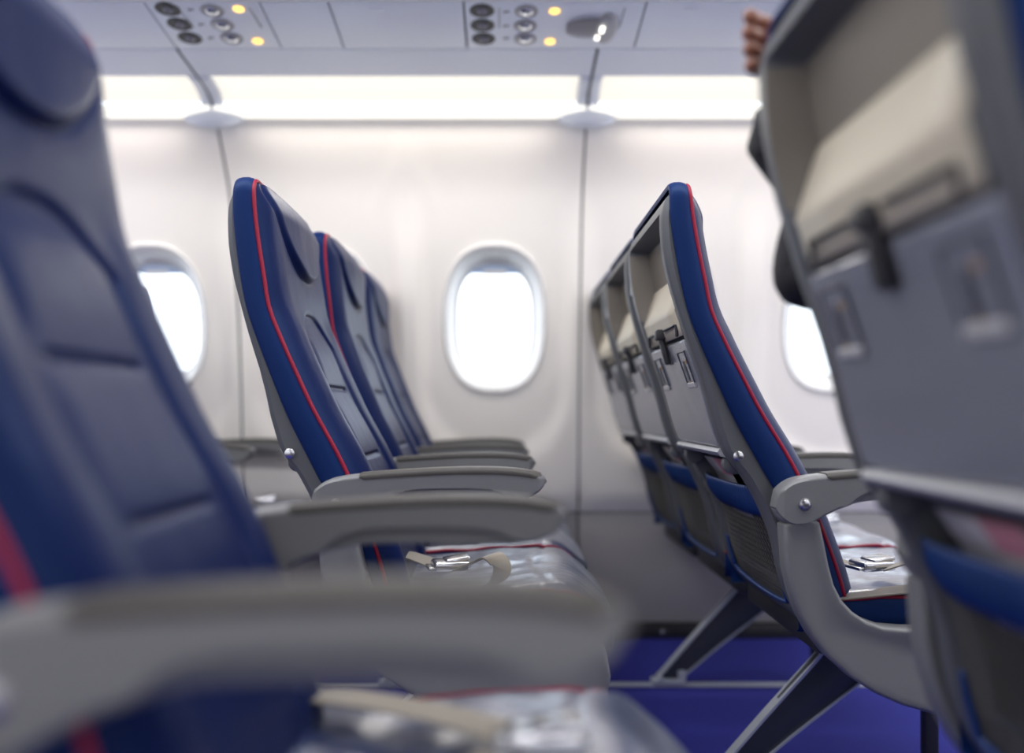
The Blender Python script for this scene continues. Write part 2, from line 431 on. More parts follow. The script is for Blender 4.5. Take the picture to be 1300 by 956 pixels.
for s in SEAMS[1:-1]:
    under(cornice, mesh('cornice_gasket', *thicken([(s + d, y, z + 0.003) for y, z in [(2.352, 1.711), (2.44, 1.7035), (2.50, 1.697), (2.54, 1.6925), (2.58, 1.687), (2.61, 1.679), (2.632, 1.664), (2.64, 1.64)] for d in (-0.006, 0.006)], gridfaces(2, 8), (0, 0.002, 0.004)), 'seam'))
    # little boat shaped cap that closes the lip at the seam
    V = []; Fc = []
    nu, nv = 17, 7
    for j in range(nv):
        ph = math.pi * j / (nv - 1) - math.pi / 2
        for i in range(nu):
            u = -1 + 2 * i / (nu - 1); wv = math.sqrt(max(0.0, 1 - u * u)) + 0.02
            V.append((s + 0.092 * u, 2.645 - 0.016 * wv * math.cos(ph), 1.634 + 0.033 * wv * (math.sin(ph)) ))
    Fc = gridfaces(nu, nv)
    Vt, Ft = thicken(V, Fc, (0, 0.02, 0)); under(cornice, mesh('cornice_cap', Vt, Ft, 'lav'))
coves = ['left of the frame, behind the tall blurred seat', 'between the left wall seam and the seam over the middle rows', 'at the upper right beside the tall grey seatback']
for a, b in zip(SEAMS[:-1], SEAMS[1:]):
    cx = (a + b) / 2
    where = ('long middle light cove glowing cream above the central window' if -0.9 < a < 0 else
             'cream light cove above the wall left of the left panel seam' if a < -0.9 and a > -2.1 else
             'cream light cove above the wall right of the right panel seam' if 0 < a < 1 else
             'cream light cove far beyond the left end of the picture' if a < -2.1 else 'cream light cove beyond the right end of the picture')
    r = tag(empty('cove_light', (cx, 2.56, 1.69)), where, 'light', 'lit coves along the cornice')
    pr = [(2.502, 1.7065), (2.54, 1.7035), (2.59, 1.697), (2.62, 1.685), (2.632, 1.668)]
    V, Fc = sheet_x(pr, a + 0.034, b - 0.034, 0.006, 12); under(r, mesh('diffuser', V, Fc, 'cove'))
    V = []
    for k in range(9):
        an = math.pi * k / 8; V += [(xx, 2.642 - 0.012 * math.sin(an), 1.646 + 0.018 * math.cos(an)) for xx in (a + 0.006, b - 0.006)]
    Vt, Ft = thicken(V, gridfaces(2, 9), (0, 0.01, 0)); under(r, mesh('cove_lip', Vt, Ft, 'cove_lip'))
    for yy, sg in ((2.605, 1), (2 * AISLE - 2.605, -1)):      # the tube inside the cove
        area('cove_tube', (cx, yy, 1.624), (math.radians(-4 * sg), 0, 0), b - a - 0.20, 0.03, COVE_W, (1.0, 0.95, 0.87), spread=179)

# the cabin's other half: the same wall and overhead turned about the aisle line
for root in [wall_back, base] + [o for o in list(COL.objects) if o.name.startswith('window_') and o.parent is None]:
    c = copy_tree(root); c.matrix_world = Matrix.Translation((0, AISLE, 0)) @ Matrix.Rotation(math.pi, 4, 'Z') @ Matrix.Translation((0, -AISLE, 0)) @ root.matrix_basis
    # keep the panels' x range: shift so seams coincide
    c.location.x += X0 + X1
    if root is wall_back: c.name = 'wall_near'; c['label'] = 'cream side wall behind the camera'
    elif root is base: c.name = 'baseboard_near'
    else: nwin += 1; c.name = f'window_{nwin}'
for root in (ceil, cornice):
    for ch in list(root.children):
        if ch.name.startswith('ceiling_panel'): continue
        c = ch.copy(); COL.objects.link(c); c.parent = root
        wm = Matrix.Translation(root.location) @ ch.matrix_basis
        R = Matrix.Translation((X0 + X1, 2 * AISLE, 0)) @ Matrix.Rotation(math.pi, 4, 'Z')
        c.matrix_basis = Matrix.Translation(-root.location) @ R @ wm
for a, b in ((-0.863, -0.586), (-0.0975, 0.342)):
    pr = [(2.13, PSZ(2.13)), (2.134, PSZ(2.134) - .0012), (2.344, PSZ(2.344) - .0012), (2.348, PSZ(2.348))]
    V, Fc = sheet_x(pr, a + GAP, b - GAP, 0.012); V = [(X0 + X1 - v[0], 2 * AISLE - v[1], v[2]) for v in V]
    under(ceil, mesh('blank_panel', V, Fc, 'lav', sharp=20))
for nm, x in (('wall_left', X0 - 0.03), ('wall_right', X1 + 0.03)):  # unseen end walls, added so sky light doesn't enter the open ends
    tag(box(nm, (x, AISLE, 1.05), (0.05, 3.7, 2.2), 'ceil', bev=0), 'plain added end wall outside the picture, keeping sky light out', kind='structure')

# ------------------------------------------------------------------ passenger service units
def service_unit(xa, xb, label, gasp, btn, marks, amber, speaker=None, divs=()):
    root = tag(empty('passenger_service_unit', ((xa + xb) / 2, 2.24, 1.72)), label, 'service panel', 'service units above the seats')
    pr = [(2.13, PSZ(2.13)), (2.134, PSZ(2.134) - .0012), (2.344, PSZ(2.344) - .0012), (2.348, PSZ(2.348))]
    V, Fc = sheet_x(pr, xa + GAP, xb - GAP, 0.012); under(root, mesh('panel', V, Fc, 'lav', sharp=20))
    tilt = Matrix.Rotation(math.atan(-0.107) , 4, 'X') @ Matrix.Rotation(math.pi, 4, 'X')   # local +z looks down, out of the panel
    def at(x, y, d=0.0): return Matrix.Translation((x, y, PSZ(y) - 0.0012 - d)) @ tilt
    for x, y in gasp:
        V, Fc = lathe_data([(0.0305, -0.002), (0.0305, 0.0005), (0.028, 0.0015), (0.025, 0.001), (0.022, 0.0008), (0.014, 0.0006)], 28, M4=at(x, y))
        o = under(root, mesh('air_nozzle', V, Fc, 'shell_dark', sharp=40))
        V, Fc = lathe_data([(0.012, -0.002), (0.012, 0.004), (0.009, 0.006), (0.007, 0.006), (0.005, 0.002)], 20, M4=at(x, y))
        lathe_core = mesh('nozzle_core', V, Fc, 'grille', sharp=40)
        lathe_core.parent = o; lathe_core.location = (0, 0, 0)
    for x, y in btn:
        V, Fc = lathe_data([(0.029, -0.002), (0.029, 0.001), (0.026, 0.003), (0.023, 0.0015), (0.021, 0.0005), (0.001, 0.0005)], 28, M4=at(x, y))
        o = under(root, mesh('reading_light', V, Fc, 'lip', sharp=40))
        V, Fc = lathe_data([(0.019, 0.0), (0.018, 0.004), (0.013, 0.0075), (0.006, 0.009), (0.0005, 0.0095)], 20, M4=at(x, y))
        le = mesh('light_lens', V, Fc, 'chrome'); le.parent = o; le.location = (0, 0, 0)
    for x, y in marks:
        bm = bmesh.new(); bm_box(bm, (x, y, PSZ(y) - 0.0018), (0.014, 0.004, 0.002), 0.0006)
        bm_box(bm, (x - 0.006, y + 0.004, PSZ(y) - 0.002), (0.003, 0.006, 0.002), 0.0006)
        under(root, from_bm('call_mark', bm, 'shell'))
    for x, y in amber:
        V, Fc = lathe_data([(0.013, -0.002), (0.013, 0.002), (0.009, 0.0045), (0.001, 0.0055)], 20, M4=at(x, y))
        under(root, mesh('indicator_lamp', V, Fc, 'amber'))
    for x in divs:
        under(root, box('panel_joint', (x, 2.239, PSZ(2.239) - 0.0014), (0.0022, 0.21, 0.001), 'shell', bev=0))
    if speaker:
        x, y = speaker
        # ribbed grille
        bm = bmesh.new()
        for k in range(14):
            u = -0.036 + 0.0055 * k; hh = 0.062 * math.sqrt(max(0.1, 1 - ((u - 0.02) / 0.062) ** 2))
            bm_box(bm, (x + u, y, PSZ(y) - 0.004), (0.0038, 1.7 * hh, 0.006), 0.001, 1)
        under(root, from_bm('speaker_grille', bm, 'grille'))
        V = []; n = 16      # a raised rounded hood with a lit face
        prof = []
        for k in range(n): 
            a = 2 * math.pi * k / n; prof.append((0.028 * math.cos(a), 0.072 * math.sin(a)))
        rings = [(1.0, -0.001), (0.97, 0.005), (0.8, 0.010), (0.45, 0.012), (0.02, 0.012)]
        V = [];Fc = []
        for s, h in rings:
            for px, py in prof: V.append((x + 0.062 + px * s, y + py * s, PSZ(y + py * s) - 0.001 - h))
        for j in range(len(rings) - 1):
            for k in range(n):
                a = j * n + k; b = j * n + (k + 1) % n; Fc.append((a, b, b + n, a + n))
        under(root, mesh('sign_hood', V, Fc, 'lip'))
        bm = bmesh.new(); bm_box(bm, (x + 0.050, y - 0.014, PSZ(y) - 0.0135), (0.012, 0.034, 0.005), 0.002); bm_box(bm, (x + 0.043, y + 0.032, PSZ(y) - 0.0135), (0.012, 0.026, 0.005), 0.002)
        under(root, from_bm('sign_lamp', bm, 'lamp_white'))
    return root
service_unit(-0.863, -0.586, 'service panel with three dark nozzles at upper left, above the first left seam',
             [(-0.816, 2.16), (-0.812, 2.227), (-0.809, 2.293)], [(-0.71, 2.165), (-0.706, 2.230), (-0.702, 2.294)],
             [(-0.76, 2.16), (-0.757, 2.227), (-0.754, 2.291)], [(-0.644, 2.158), (-0.639, 2.308)], divs=(-0.783, -0.611))
service_unit(-0.0975, 0.342, 'service panel with ribbed speaker grille and lit sign at top centre',
             [(-0.054, 2.166), (-0.054, 2.232), (-0.053, 2.297)], [(0.054, 2.168), (0.053, 2.234), (0.055, 2.297)],
             [(0.006, 2.17), (0.006, 2.234), (0.006, 2.294)], [(0.123, 2.167), (0.119, 2.310)], speaker=(0.195, 2.243), divs=(-0.012, 0.290))

# ------------------------------------------------------------------ the seat, built once round (0,0,0): x forward, y across (0 = armrest line), z up
R_ = sorted([(1.147, -.446), (1.10, -.458), (1.05, -.459), (.984, -.450), (.93, -.437), (.892, -.427), (.806, -.402), (.76, -.393), (.717, -.382), (.689, -.371), (.651, -.3445), (.598, -.319), (.55, -.303), (.474, -.290), (.42, -.268), (.382, -.235), (.345, -.175), (.325, -.09)])
B_ = sorted([(1.147, -.444), (1.10, -.446), (1.05, -.442), (.984, -.434), (.93, -.424), (.892, -.412), (.806, -.380), (.76, -.362), (.717, -.342), (.689, -.328), (.651, -.309), (.598, -.282), (.55, -.262), (.474, -.238), (.42, -.215), (.382, -.185), (.345, -.125), (.325, -.05)])
P_ = sorted([(1.147, -.413), (1.10, -.411), (1.05, -.406), (.984, -.3965), (.93, -.388), (.892, -.374), (.806, -.337), (.76, -.316), (.717, -.293), (.689, -.278), (.651, -.260), (.598, -.238), (.55, -.222), (.474, -.200), (.42, -.19)])
R = lambda z: interp(R_, z)
B = lambda z: interp(B_, z)
P = lambda z: interp(P_, z)
YC, HW, ZT, CR = 0.245, 0.213, 1.147, 0.028
def hw(z, h=HW, zt=ZT):
    if z <= zt - CR: return h
    q = max(0.0, CR * CR - (z - (zt - CR)) ** 2); return h - CR + math.sqrt(q)
def outline(zlow, h=HW, zt=ZT, n=34):
    """(y,z) from low near side over the top to low far side"""
    pts = []
    for k in range(n): pts.append((YC - h, zlow + (zt - CR - zlow) * k / (n - 1)))
    for k in range(1, 8):
        a = math.pi - (math.pi / 2) * k / 8; pts.append((YC - h + CR + CR * math.cos(a), zt - CR + CR * math.sin(a)))
    for k in range(11): pts.append((YC + (-1 + 2 * k / 10) * (h - CR), zt))
    mir = [(2 * YC - y, z) for y, z in reversed(pts[:n + 7])]
    return pts + mir
def build_backrest(root):
    # --- moulded rear shell: a height field with recess, ledge and pocket bay
    zs = [.326, .335, .345, .36, .38, .40, .41, .43, .45, .474, .50, .53, .56, .59, .62, .65, .662, .668, .68, .692, .696, .71, .75, .79, .83, .87, .888, .892, .896, .90, .915, .930, .936, .942, .955, .97, .985, 1.0, 1.012, 1.02, 1.04, 1.06, 1.08, 1.094, 1.100, 1.106, 1.115, 1.125, 1.133, 1.139, 1.1435, 1.146]
    ts = [-1, -.992, -.975, -.95, -.90, -.86, -.845, -.82, -.80, -.6, -.4, -.2, 0, .2, .4, .6, .80, .82, .845, .86, .90, .95, .975, .992, 1]
    def depth(t, z):
        a = abs(t)
        inner = 1 - ss(.80, .845, a)
        if z > .936:
            d = 0.044 * max(0.0, min(1.0, (z - .936) / .076)) * (1 - ss(1.094, 1.104, z))
        elif z > .896: d = 0.004
        elif z > .692: d = 0.016
        elif z > .664: d = 0.040
        else: d = 0.034 * ss(.395, .44, z)
        lim = P(z) - R(z) - .010
        d = min(d, lim) if z > .936 else d
        edge = 0.010 * ss(.95, 1.0, a) ** 2 + 0.008 * ss(1.12, 1.147, z) ** 2
        return d * inner + edge
    V = []
    for z in zs:
        h = hw(z) - .003; zz = z if z < 1.1 else 1.1 + (z - 1.1) * .84
        for t in ts: V.append((R(z) + depth(t, z), YC + t * h, zz))
    nu = len(ts); Fc = gridfaces(nu, len(zs))
    # side walls forward to the cover
    for side, t in ((0, -1), (nu - 1, 1)):
        off = len(V)
        for z in zs: V.append((max(B(z) + 0.012, R(z) + 0.015), YC + t * (hw(z) - .004), z if z < 1.1 else 1.1 + (z - 1.1) * .84))
        for j in range(len(zs) - 1):
            a = j * nu + side; Fc.append((a, a + nu, off + j + 1, off + j))
    sh = mesh('seat_shell', V, Fc, ['shell', 'recess'], root, sharp=50)
    for f in sh.data.polygons:
        if .938 < f.center.z < 1.092 and abs(f.center.y - YC) < .178 and f.center.x > R(f.center.z) + .004: f.material_index = 1
    for y, s in ((YC - HW - .0005, -1), (YC + HW + .0005, 1)):
        lathe('shell_bolt', [(0.0085, -0.001), (0.0085, 0.002), (0.006, 0.0028), (0.001, 0.0034)], 'chrome', sh, 16,
              M4=Matrix.Translation((-.356, y, .688)) @ Matrix.Rotation(math.radians(90 * (1 if s < 0 else -1)), 4, 'X'))
    # --- blue side cover over both sides and the top
    ol = outline(0.44, HW + .003, ZT + .003); V = []; prof = [.02, -.04, .02, .15, .35, .65, .9, 1.0]; bul = [-.008, -.003, .001, .003, .0045, .0045, .002, -.001]
    for i, (y, z) in enumerate(ol):
        a = ol[max(i - 1, 0)]; b = ol[min(i + 1, len(ol) - 1)]; ty, tz = b[0] - a[0], b[1] - a[1]; L = math.hypot(ty, tz)
        ny, nz = -tz / L, ty / L
        for u, bb in zip(prof, bul):
            V.append((B(z) + (P(z) - B(z)) * u, y + ny * bb, z + nz * bb))
    mesh('side_cover', V, gridfaces(len(prof), len(ol)), 'side_blue', root)
    ol2 = outline(0.44, HW + .002, ZT + .001)
    tube('back_piping', [(P(z) + .001, y, z) for y, z in ol2], 0.0036, 'red', root, 6)
    # --- front cushion: headrest pad, bolsters, lumbar panel
    nz, ny = 250, 100; V = []
    def bulge(t, z):
        a = abs(t); e = 1 - a
        f = 0.027 * (1 - max(0.0, (a - .70) / .30) ** 2.6)
        f *= ss(0, .05, (ZT - z)) * .6 + .4
        # head pad, shield shaped
        sl = .26 * a + .36 * a ** 5
        d = (z - (1.0 + .13 * a * a + .06 * a ** 6)) / math.sqrt(1 + (sl / .21) ** 2 * 1.0)
        pad = ss(-.001, .015, d)
        f += (0.003 + 0.010 * (1 - ss(.15, 1.0, a))) * pad * ss(0.0, .035, ZT - z + .01)
        f -= 0.0035 * math.exp(-(d / .0028) ** 2)
        # between pad and lumbar panel: smooth dip
        # lumbar panel with arched top
        if z < .99:
            top = .935 - .05 * (a / .5) ** 2.6
            pw = .50 + .06 * ss(.9, .6, z)
            dd = min((pw - a) * .21, top - z)
            inn = ss(-.016, .012, dd)
            f -= 0.006 * inn
            f -= 0.0035 * math.exp(-(dd / .0035) ** 2) * ss(.60, .66, z)
            f += 0.006 * math.exp(-((a - .74) / .16) ** 2) * ss(.98, .90, z)
            if dd > 0:
                for zc in (.800, .675): f -= 0.006 * math.exp(-((z - zc) / .0035) ** 2) * ss(0, .03, dd) * (1 - ss(.34, .46, a))
                f += 0.006 * math.sin(math.pi * max(0, min(1, (z - .80) / .13))) * ss(0, .03, dd)
                f += 0.005 * math.sin(math.pi * max(0, min(1, (z - .675) / .125))) * ss(0, .03, dd)
        return f
    for j in range(nz):
        v = j / (nz - 1); z = .43 + (ZT - .43) * (v if v < .9 else 1 - (1 - v) ** 1.35 * .1 / .1 ** 1.35)
        h = hw(z)
        for i in range(ny):
            t = -1 + 2 * i / (ny - 1); t = math.copysign(abs(t) ** .85, t)
            V.append((P(z) + bulge(t, z) * (1 if abs(t) < .999 else 0), YC + t * h, z))
    mesh('back_cushion', V, gridfaces(ny, nz), 'leather', root)
    # --- sloping ledge at the foot of the recess
    V = []; zl2 = [.898, .915, .930, .936, .942, .955, .97, .985, 1.0, 1.011]; tl2 = [-.78, -.4, 0, .4, .78]
    for z in zl2:
        for t in tl2: V.append((R(z) + depth(t, z) - .0025, YC + t * (HW - .003), z))
    Vt, Ft = thicken(V, gridfaces(5, len(zl2)), (.002, 0, -.0005)); tag(mesh('recess_ledge', Vt, Ft, 'ledge', root), 'sloping ledge with reflected light painted into its colour')
    # --- tray table
    ts2 = [-.174, -.170, -.13, -.09, -.05, -.026, -.022, 0, .022, .026, .05, .09, .13, .170, .174]
    zt = [.702, .706, .74, .78, .82, .850, .854, .872, .886, .890]
    V = []
    for z in zt:
        for t in ts2:
            e = 0.003 if (abs(t) > .172 or z in (.702, .890)) else 0.0
            V.append((R(z) - .001 + e, YC + t, z))
    skip = lambda i, j: ts2[i] >= -.0221 and ts2[i + 1] <= .0221 and zt[j] >= .8539
    Vt, Ft = thicken(V, gridfaces(len(ts2), len(zt), 0, skip), (0.012, 0, 0))
    tr = mesh('tray_table', Vt, Ft, 'tray', root, sharp=30)
    V = [];n = 0
    zl = [.684, .687, .694, .700]; xo = [0.002, -.007, -.008, -.001]
    for z, x in zip(zl, xo):
        for t in (-.177, -.09, 0, .09, .177): V.append((R(z) + x, YC + t, z))
    Vt, Ft = thicken(V, gridfaces(5, 4), (0.016, 0, 0)); tag(mesh('tray_edge', Vt, Ft, 'lip', tr, sharp=60), 'pale grey lip')
    # swivel latch hanging into the notch
    bm = bmesh.new(); xr = lambda z: R(z)
    bm_box(bm, (xr(.905) - .004, YC, .912), (.022, .030, .020), .004)
    bm_box(bm, (xr(.88) - .006, YC, .880), (.010, .021, .052), .004, 3, Matrix.Rotation(math.radians(-13), 3, 'Y'))
    tag(from_bm('tray_latch', bm, 'shell_dark', tr), 'dark turning latch')
    bm = bmesh.new()
    for s in (-1, 1):
        bm_box(bm, (xr(.918) - .001, YC + s * .083, .917), (.006, .112, .004), .0015, 1)
        bm_box(bm, (xr(.908) - .001, YC + s * .141, .908), (.006, .004, .022), .0015, 1)
    from_bm('ledge_groove', bm, 'shell_dark', tr)
    for s in (-1, 1):
        z0, z1 = .806, .874; yc = YC + s * .120; hwid = .031
        bm = bmesh.new()
        ang = math.atan2(R(z1) - R(z0), z1 - z0); rot = Matrix.Rotation(ang, 3, 'Y'); xm = (R(z0) + R(z1)) / 2; L = z1 - z0
        nrm = rot @ Vector((-1, 0, 0)); upv = rot @ Vector((0, 0, 1)); cc = Vector((xm - .0010, yc, (z0 + z1) / 2))
        def pb(du, dv, su, sv, th, dn, mi):
            n0 = len(bm.faces); bm_box(bm, cc + Vector((0, du, 0)) + upv * dv + nrm * dn, (th, su, sv), min(.0012, th * .4), 1, rot)
            bm.faces.ensure_lookup_table()
            for f in bm.faces[n0:]: f.material_index = mi
        pb(0, 0, 2 * hwid, L, .002, 0.0002, 0)
        pb(0, -L / 2 + .005, 2 * hwid, .010, .004, .001, 1)          # pale tab
        pb(-hwid + .0015, 0, .003, L, .004, .001, 2); pb(hwid - .0015, 0, .003, L, .004, .001, 2); pb(0, L / 2 - .0015, 2 * hwid, .003, .004, .001, 2)
        pb(.004, -.006, .014, .028, .001, .0016, 2)                    # pictogram figure
        pb(.004, .012, .009, .008, .001, .0016, 2)
        pb(-.012, .014, .008, .007, .001, .0016, 3); pb(.006, -.024, .009, .005, .001, .0018, 3)
        from_bm('placard', bm, ['tray', 'lip', 'placard_mark', 'placard_tan'], tr)
    for s in (-1, 1):
        V, Fc = lathe_data([(.016, -.012), (.018, -.010), (.018, .010), (.016, .012), (.008, .013), (.007, .016)], 18,
                           M4=Matrix.Translation((-.352, YC + s * .160, .672)) @ Matrix.Rotation(math.radians(90 * -s), 4, 'X'))
        mesh('tray_hinge', V, Fc, 'shell', tr, sharp=40)
    # --- literature pocket
    pk = tag(empty('literature_pocket', (0, 0, 0)), 'net pocket with a blue elastic top band'); pk.parent = root
    nt_, nzz = 161, 7; V = []
    for j in range(nzz):
        v = j / (nzz - 1); z = .578 + .054 * v
        for i in range(nt_):
            t = -.172 + .344 * i / (nt_ - 1)
            rib = .0030 * math.cos(2 * math.pi * i / 4.0) * math.sin(math.pi * v)
            V.append((R(z) + .010 - .016 * (1 - (t / .172) ** 4) - .005 * math.sin(math.pi * v) - rib, YC + t, z))
    Vt, Ft = thicken(V, gridfaces(nt_, nzz), (.006, 0, 0)); mesh('pocket_band', Vt, Ft, 'band', pk)
    nt_, nzz = 29, 15; V = []
    for j in range(nzz):
        v = j / (nzz - 1); z = .425 + .155 * v
        for i in range(nt_):
            t = -.174 + .348 * (i + (.5 if j % 2 else 0)) / (nt_ - .5)
            V.append((R(z) + .012 - .016 * (1 - (t / .175) ** 4) * (v ** .6), YC + t, z))
    Fc = []
    for j in range(nzz - 1):
        for i in range(nt_ - 1):
            a = j * nt_ + i
            if j % 2 == 0: Fc += [(a, a + 1, a + nt_), (a + 1, a + nt_ + 1, a + nt_)]
            else: Fc += [(a, a + 1, a + nt_ + 1), (a, a + nt_ + 1, a + nt_)]
    net = mesh('pocket_net', V, Fc, 'net', pk); net['kind'] = 'stuff'
    wm = net.modifiers.new('net', 'WIREFRAME'); wm.thickness = 0.0008; wm.use_replace = True
    V = []
    for z in (.40, .46, .52, .60):
        for t in (-.172, 0, .172): V.append((R(z) + .031, YC + t, z))
    mesh('pocket_lining', *thicken(V, gridfaces(3, 4), (.002, 0, 0)), 'black', pk)
    tube('pocket_hem', catmull([(R(.50) + .008, YC - .176, .50), (R(.45) + .004, YC - .172, .45), (R(.425) - .001, YC - .155, .428), (R(.418) - .003, YC, .420), (R(.425) - .001, YC + .155, .428), (R(.45) + .004, YC + .172, .45), (R(.50) + .008, YC + .176, .50)], 5), .0042, 'band', pk, 6)

def loft_arm():
    top = [(-.3125, .602), (-.309, .624), (-.300, .636), (-.285, .646), (-.262, .652), (-.235, .6555), (-.20, .6585), (-.163, .661), (-.11, .664), (-.05, .6655), (0, .6645), (.035, .6610), (.055, .6565), (.065, .652), (.0685, .646)]
    bot = [(-.3125, .600), (-.309, .590), (-.300, .579), (-.285, .571), (-.262, .5725), (-.235, .5875), (-.20, .603), (-.163, .6115), (-.11, .6135), (-.05, .613), (0, .6125), (.023, .6145), (.045, .621), (.060, .631), (.0685, .643)]
    mid = [(-.3125, .600), (-.235, .588), (-.20, .606), (-.18, .622), (-.150, .631), (-.11, .6335), (-.03, .6325), (-.008, .629), (.015, .620), (.035, .6165), (.055, .629), (.0685, .6435)]
    xs = sorted(set([round(-.3125 + .381 * k / 60, 4) for k in range(61)] + [p[0] for p in top] + [p[0] for p in bot]))
    V = []
    for x in xs:
        zt, zb = interp(top, x), interp(bot, x); zm = zb + min(.006, (zt - zb) * .3) if x < -.205 else max(zb + .004, min(interp(mid, x), zt - .006))
        e = 1 - .35 * ss(-.300, -.3125, x) - .4 * ss(.055, .0685, x)
        rr = min(.006, (zt - zb) * .25); zm = min(zm, zt - rr - .003) if zt - zb > .015 else zb + (zt - zb) * .2
        W = .0245 * e; inn = .012 * min(1.0, (zm - zb) / .012)
        half = [(W - .009, zt), (W - .003, zt - rr * .35), (W, zt - rr), (W, zt - rr - .0015), (W, zm + .0012), (W, zm), (W - inn * .9, zm - min(.0015, (zm - zb) * .3)), (W - inn - .001, zb + .002 if zm - zb > .004 else zb + (zm - zb) * .4), (W - inn - .004, zb)]
        sec = half + [(-y, z) for y, z in reversed(half)]
        V += [(x, y, z) for y, z in sec]
    n = 18; Fc = []
    for j in range(len(xs) - 1):
        for k in range(n):
            a = j * n + k; b = j * n + (k + 1) % n; Fc.append((a, b, b + n, a + n))
    Fc.append(tuple(reversed(range(n)))); Fc.append(tuple((len(xs) - 1) * n + k for k in range(n)))
    # pad
    Vp = []; xp = [-.232 + .292 * k / 40 for k in range(41)]
    for x in xp:
        zt = interp(top, x); e = 1 - .4 * ss(.050, .0685, x); W = .0252 * e; th = .0085 * min(1, (.062 - x) / .012, (x + .2335) / .003) + .001
        half = [(W - .010, zt + .0018), (W - .004, zt + .0008), (W - .0005, zt - .003), (W, zt - .006 * th / .0085), (W - .0002, zt - th), (W - .004, zt - th - .0002)]
        Vp += [(x, y, z) for y, z in half + [(-y, z) for y, z in reversed(half)]]
    n = 12; Fp = []
    for j in range(len(xp) - 1):
        for k in range(n):
            a = j * n + k; b = j * n + (k + 1) % n; Fp.append((a, b, b + n, a + n))
    Fp.append(tuple(reversed(range(n)))); Fp.append(tuple((len(xp) - 1) * n + k for k in range(n)))
    return (V, Fc), (Vp, Fp)
def build_arm(root, y):
    (V, Fc), (Vp, Fp) = loft_arm()
    a = mesh('armrest', V, Fc, 'arm', root, sharp=38); a.location = (0, y, 0)
    p = mesh('arm_pad', Vp, Fp, 'arm_pad', a, sharp=50); p['label'] = 'darker taupe top pad'
    for s in (-1, 1):
        lathe('pivot_bolt', [(.0105, -.001), (.0105, .0012), (.0085, .0014), (.008, .0028), (.005, .0038), (.0005, .0042)], 'chrome', a, 18,
              M4=Matrix.Translation((-.2685, s * .0245, .608)) @ Matrix.Rotation(math.radians(90 * -s), 4, 'X'))
    return a
def build_post(root, y):
    poly2 = [(-.301, .574), (-.299, .545), (-.296, .505), (-.287, .465), (-.275, .43), (-.256, .395), (-.23, .362), (-.195, .330), (-.155, .304), (-.11, .284), (-.06, .270), (0, .264), (.09, .264), (.14, .270), (.165, .29), (.172, .33), (.165, .37), (.14, .393), (.10, .401),
             (0, .405), (-.056, .4055), (-.105, .407), (-.140, .410), (-.168, .420), (-.190, .4345), (-.207, .453), (-.2195, .478), (-.228, .51), (-.235, .545), (-.242, .578), (-.270, .590)]
    o = prism('armrest_post', poly2, y - .021, y + .021, 'arm', root, bev=.006, seg=3, inset=.010, inset_d=.0025)
    return o
def build_cushion(root):
    x0, x1, y0, y1 = -.262, .186, .0275, .4605; nx, ny = 56, 48; V = []
    rc = .045
    def q(u, n):      # denser near both ends
        t = u / (n - 1); return .5 - .5 * math.cos(math.pi * t) * (1) if 0 else t
    def ztop(x, y):
        t = (y - YC) / (.221); ex = (x - x0) / (x1 - x0)
        z = .455 + .014 * ss(-.2, .05, x) - .010 * (1 - abs(t) ** 2) * ss(.10, -.1, x) + .004 * (1 - t * t)
        z -= .060 * ss(.085, .200, x) ** 1.7
        z -= .0035 * math.exp(-((x - .055 - .035 * t * t) / .004) ** 2)          # front seam
        z -= .003 * math.exp(-((abs(t) - .80) / .02) ** 2) * ss(.06, .03, x)
        z += .0035 * noise.noise(Vector((x * 14, y * 14, 1.3))) + .002 * noise.noise(Vector((x * 34, y * 22, 7.3)))
        return z
    for j in range(ny):
        y = y0 + (y1 - y0) * j / (ny - 1)
        for i in range(nx):
            x = x0 + (x1 - x0) * i / (nx - 1)
            # rounded plan corners at the front
            yy = y; xx = x
            dxf = x - (x1 - .05)
            if dxf > 0:
                lim = .05 - math.sqrt(max(0, .05 ** 2 - dxf ** 2)); yy = YC + (y - YC) * (1 - lim / .221)
            ed = min(yy - y0, y1 - yy, 1.0)
            zz = ztop(xx, yy) - .010 * (1 - ss(0, .03, min(y - y0, y1 - y)))
            V.append((xx, yy, zz))
    Fc = gridfaces(nx, ny)
    cu = mesh('seat_cushion', V, Fc, 'seat_leather', root)
    # border band below the piping
    loop = [j0 for j0 in range(nx)] + [j * nx + nx - 1 for j in range(1, ny)] + [(ny - 1) * nx + i for i in range(nx - 2, -1, -1)]
    bd = [Vector(V[k]) for k in loop]
    n = len(bd); Vb = []; cen = Vector((-.04, YC, 0))
    for dz, dn in ((.001, -.001), (-.010, .003), (-.03, .004), (-.048, .002), (-.055, -.006)):
        for p in bd:
            s = Vector((0, -1 if p.y < YC else 1, 0)) if p.x < .13 else Vector((p.x - .10, (p.y - YC) * .3, 0)).normalized()
            Vb.append(p + s * dn + Vector((0, 0, dz)))
    Fb = []
    for j in range(4):
        for k in range(n - 1): a = j * n + k; Fb.append((a, a + 1, a + n + 1, a + n))
    mesh('cushion_border', Vb, Fb, 'side_blue', cu)
    nf = [k for k in range(n) if bd[k].x > x1 - .03]; tube('cushion_piping', bd[:nf[0]], .0034, 'red', cu, 6); tube('cushion_piping', bd[nf[-1] + 1:], .0034, 'red', cu, 6)
    box('seat_pan', (-.03, YC, .375), (.40, .43, .05), 'shell_dark', root, bev=.012)
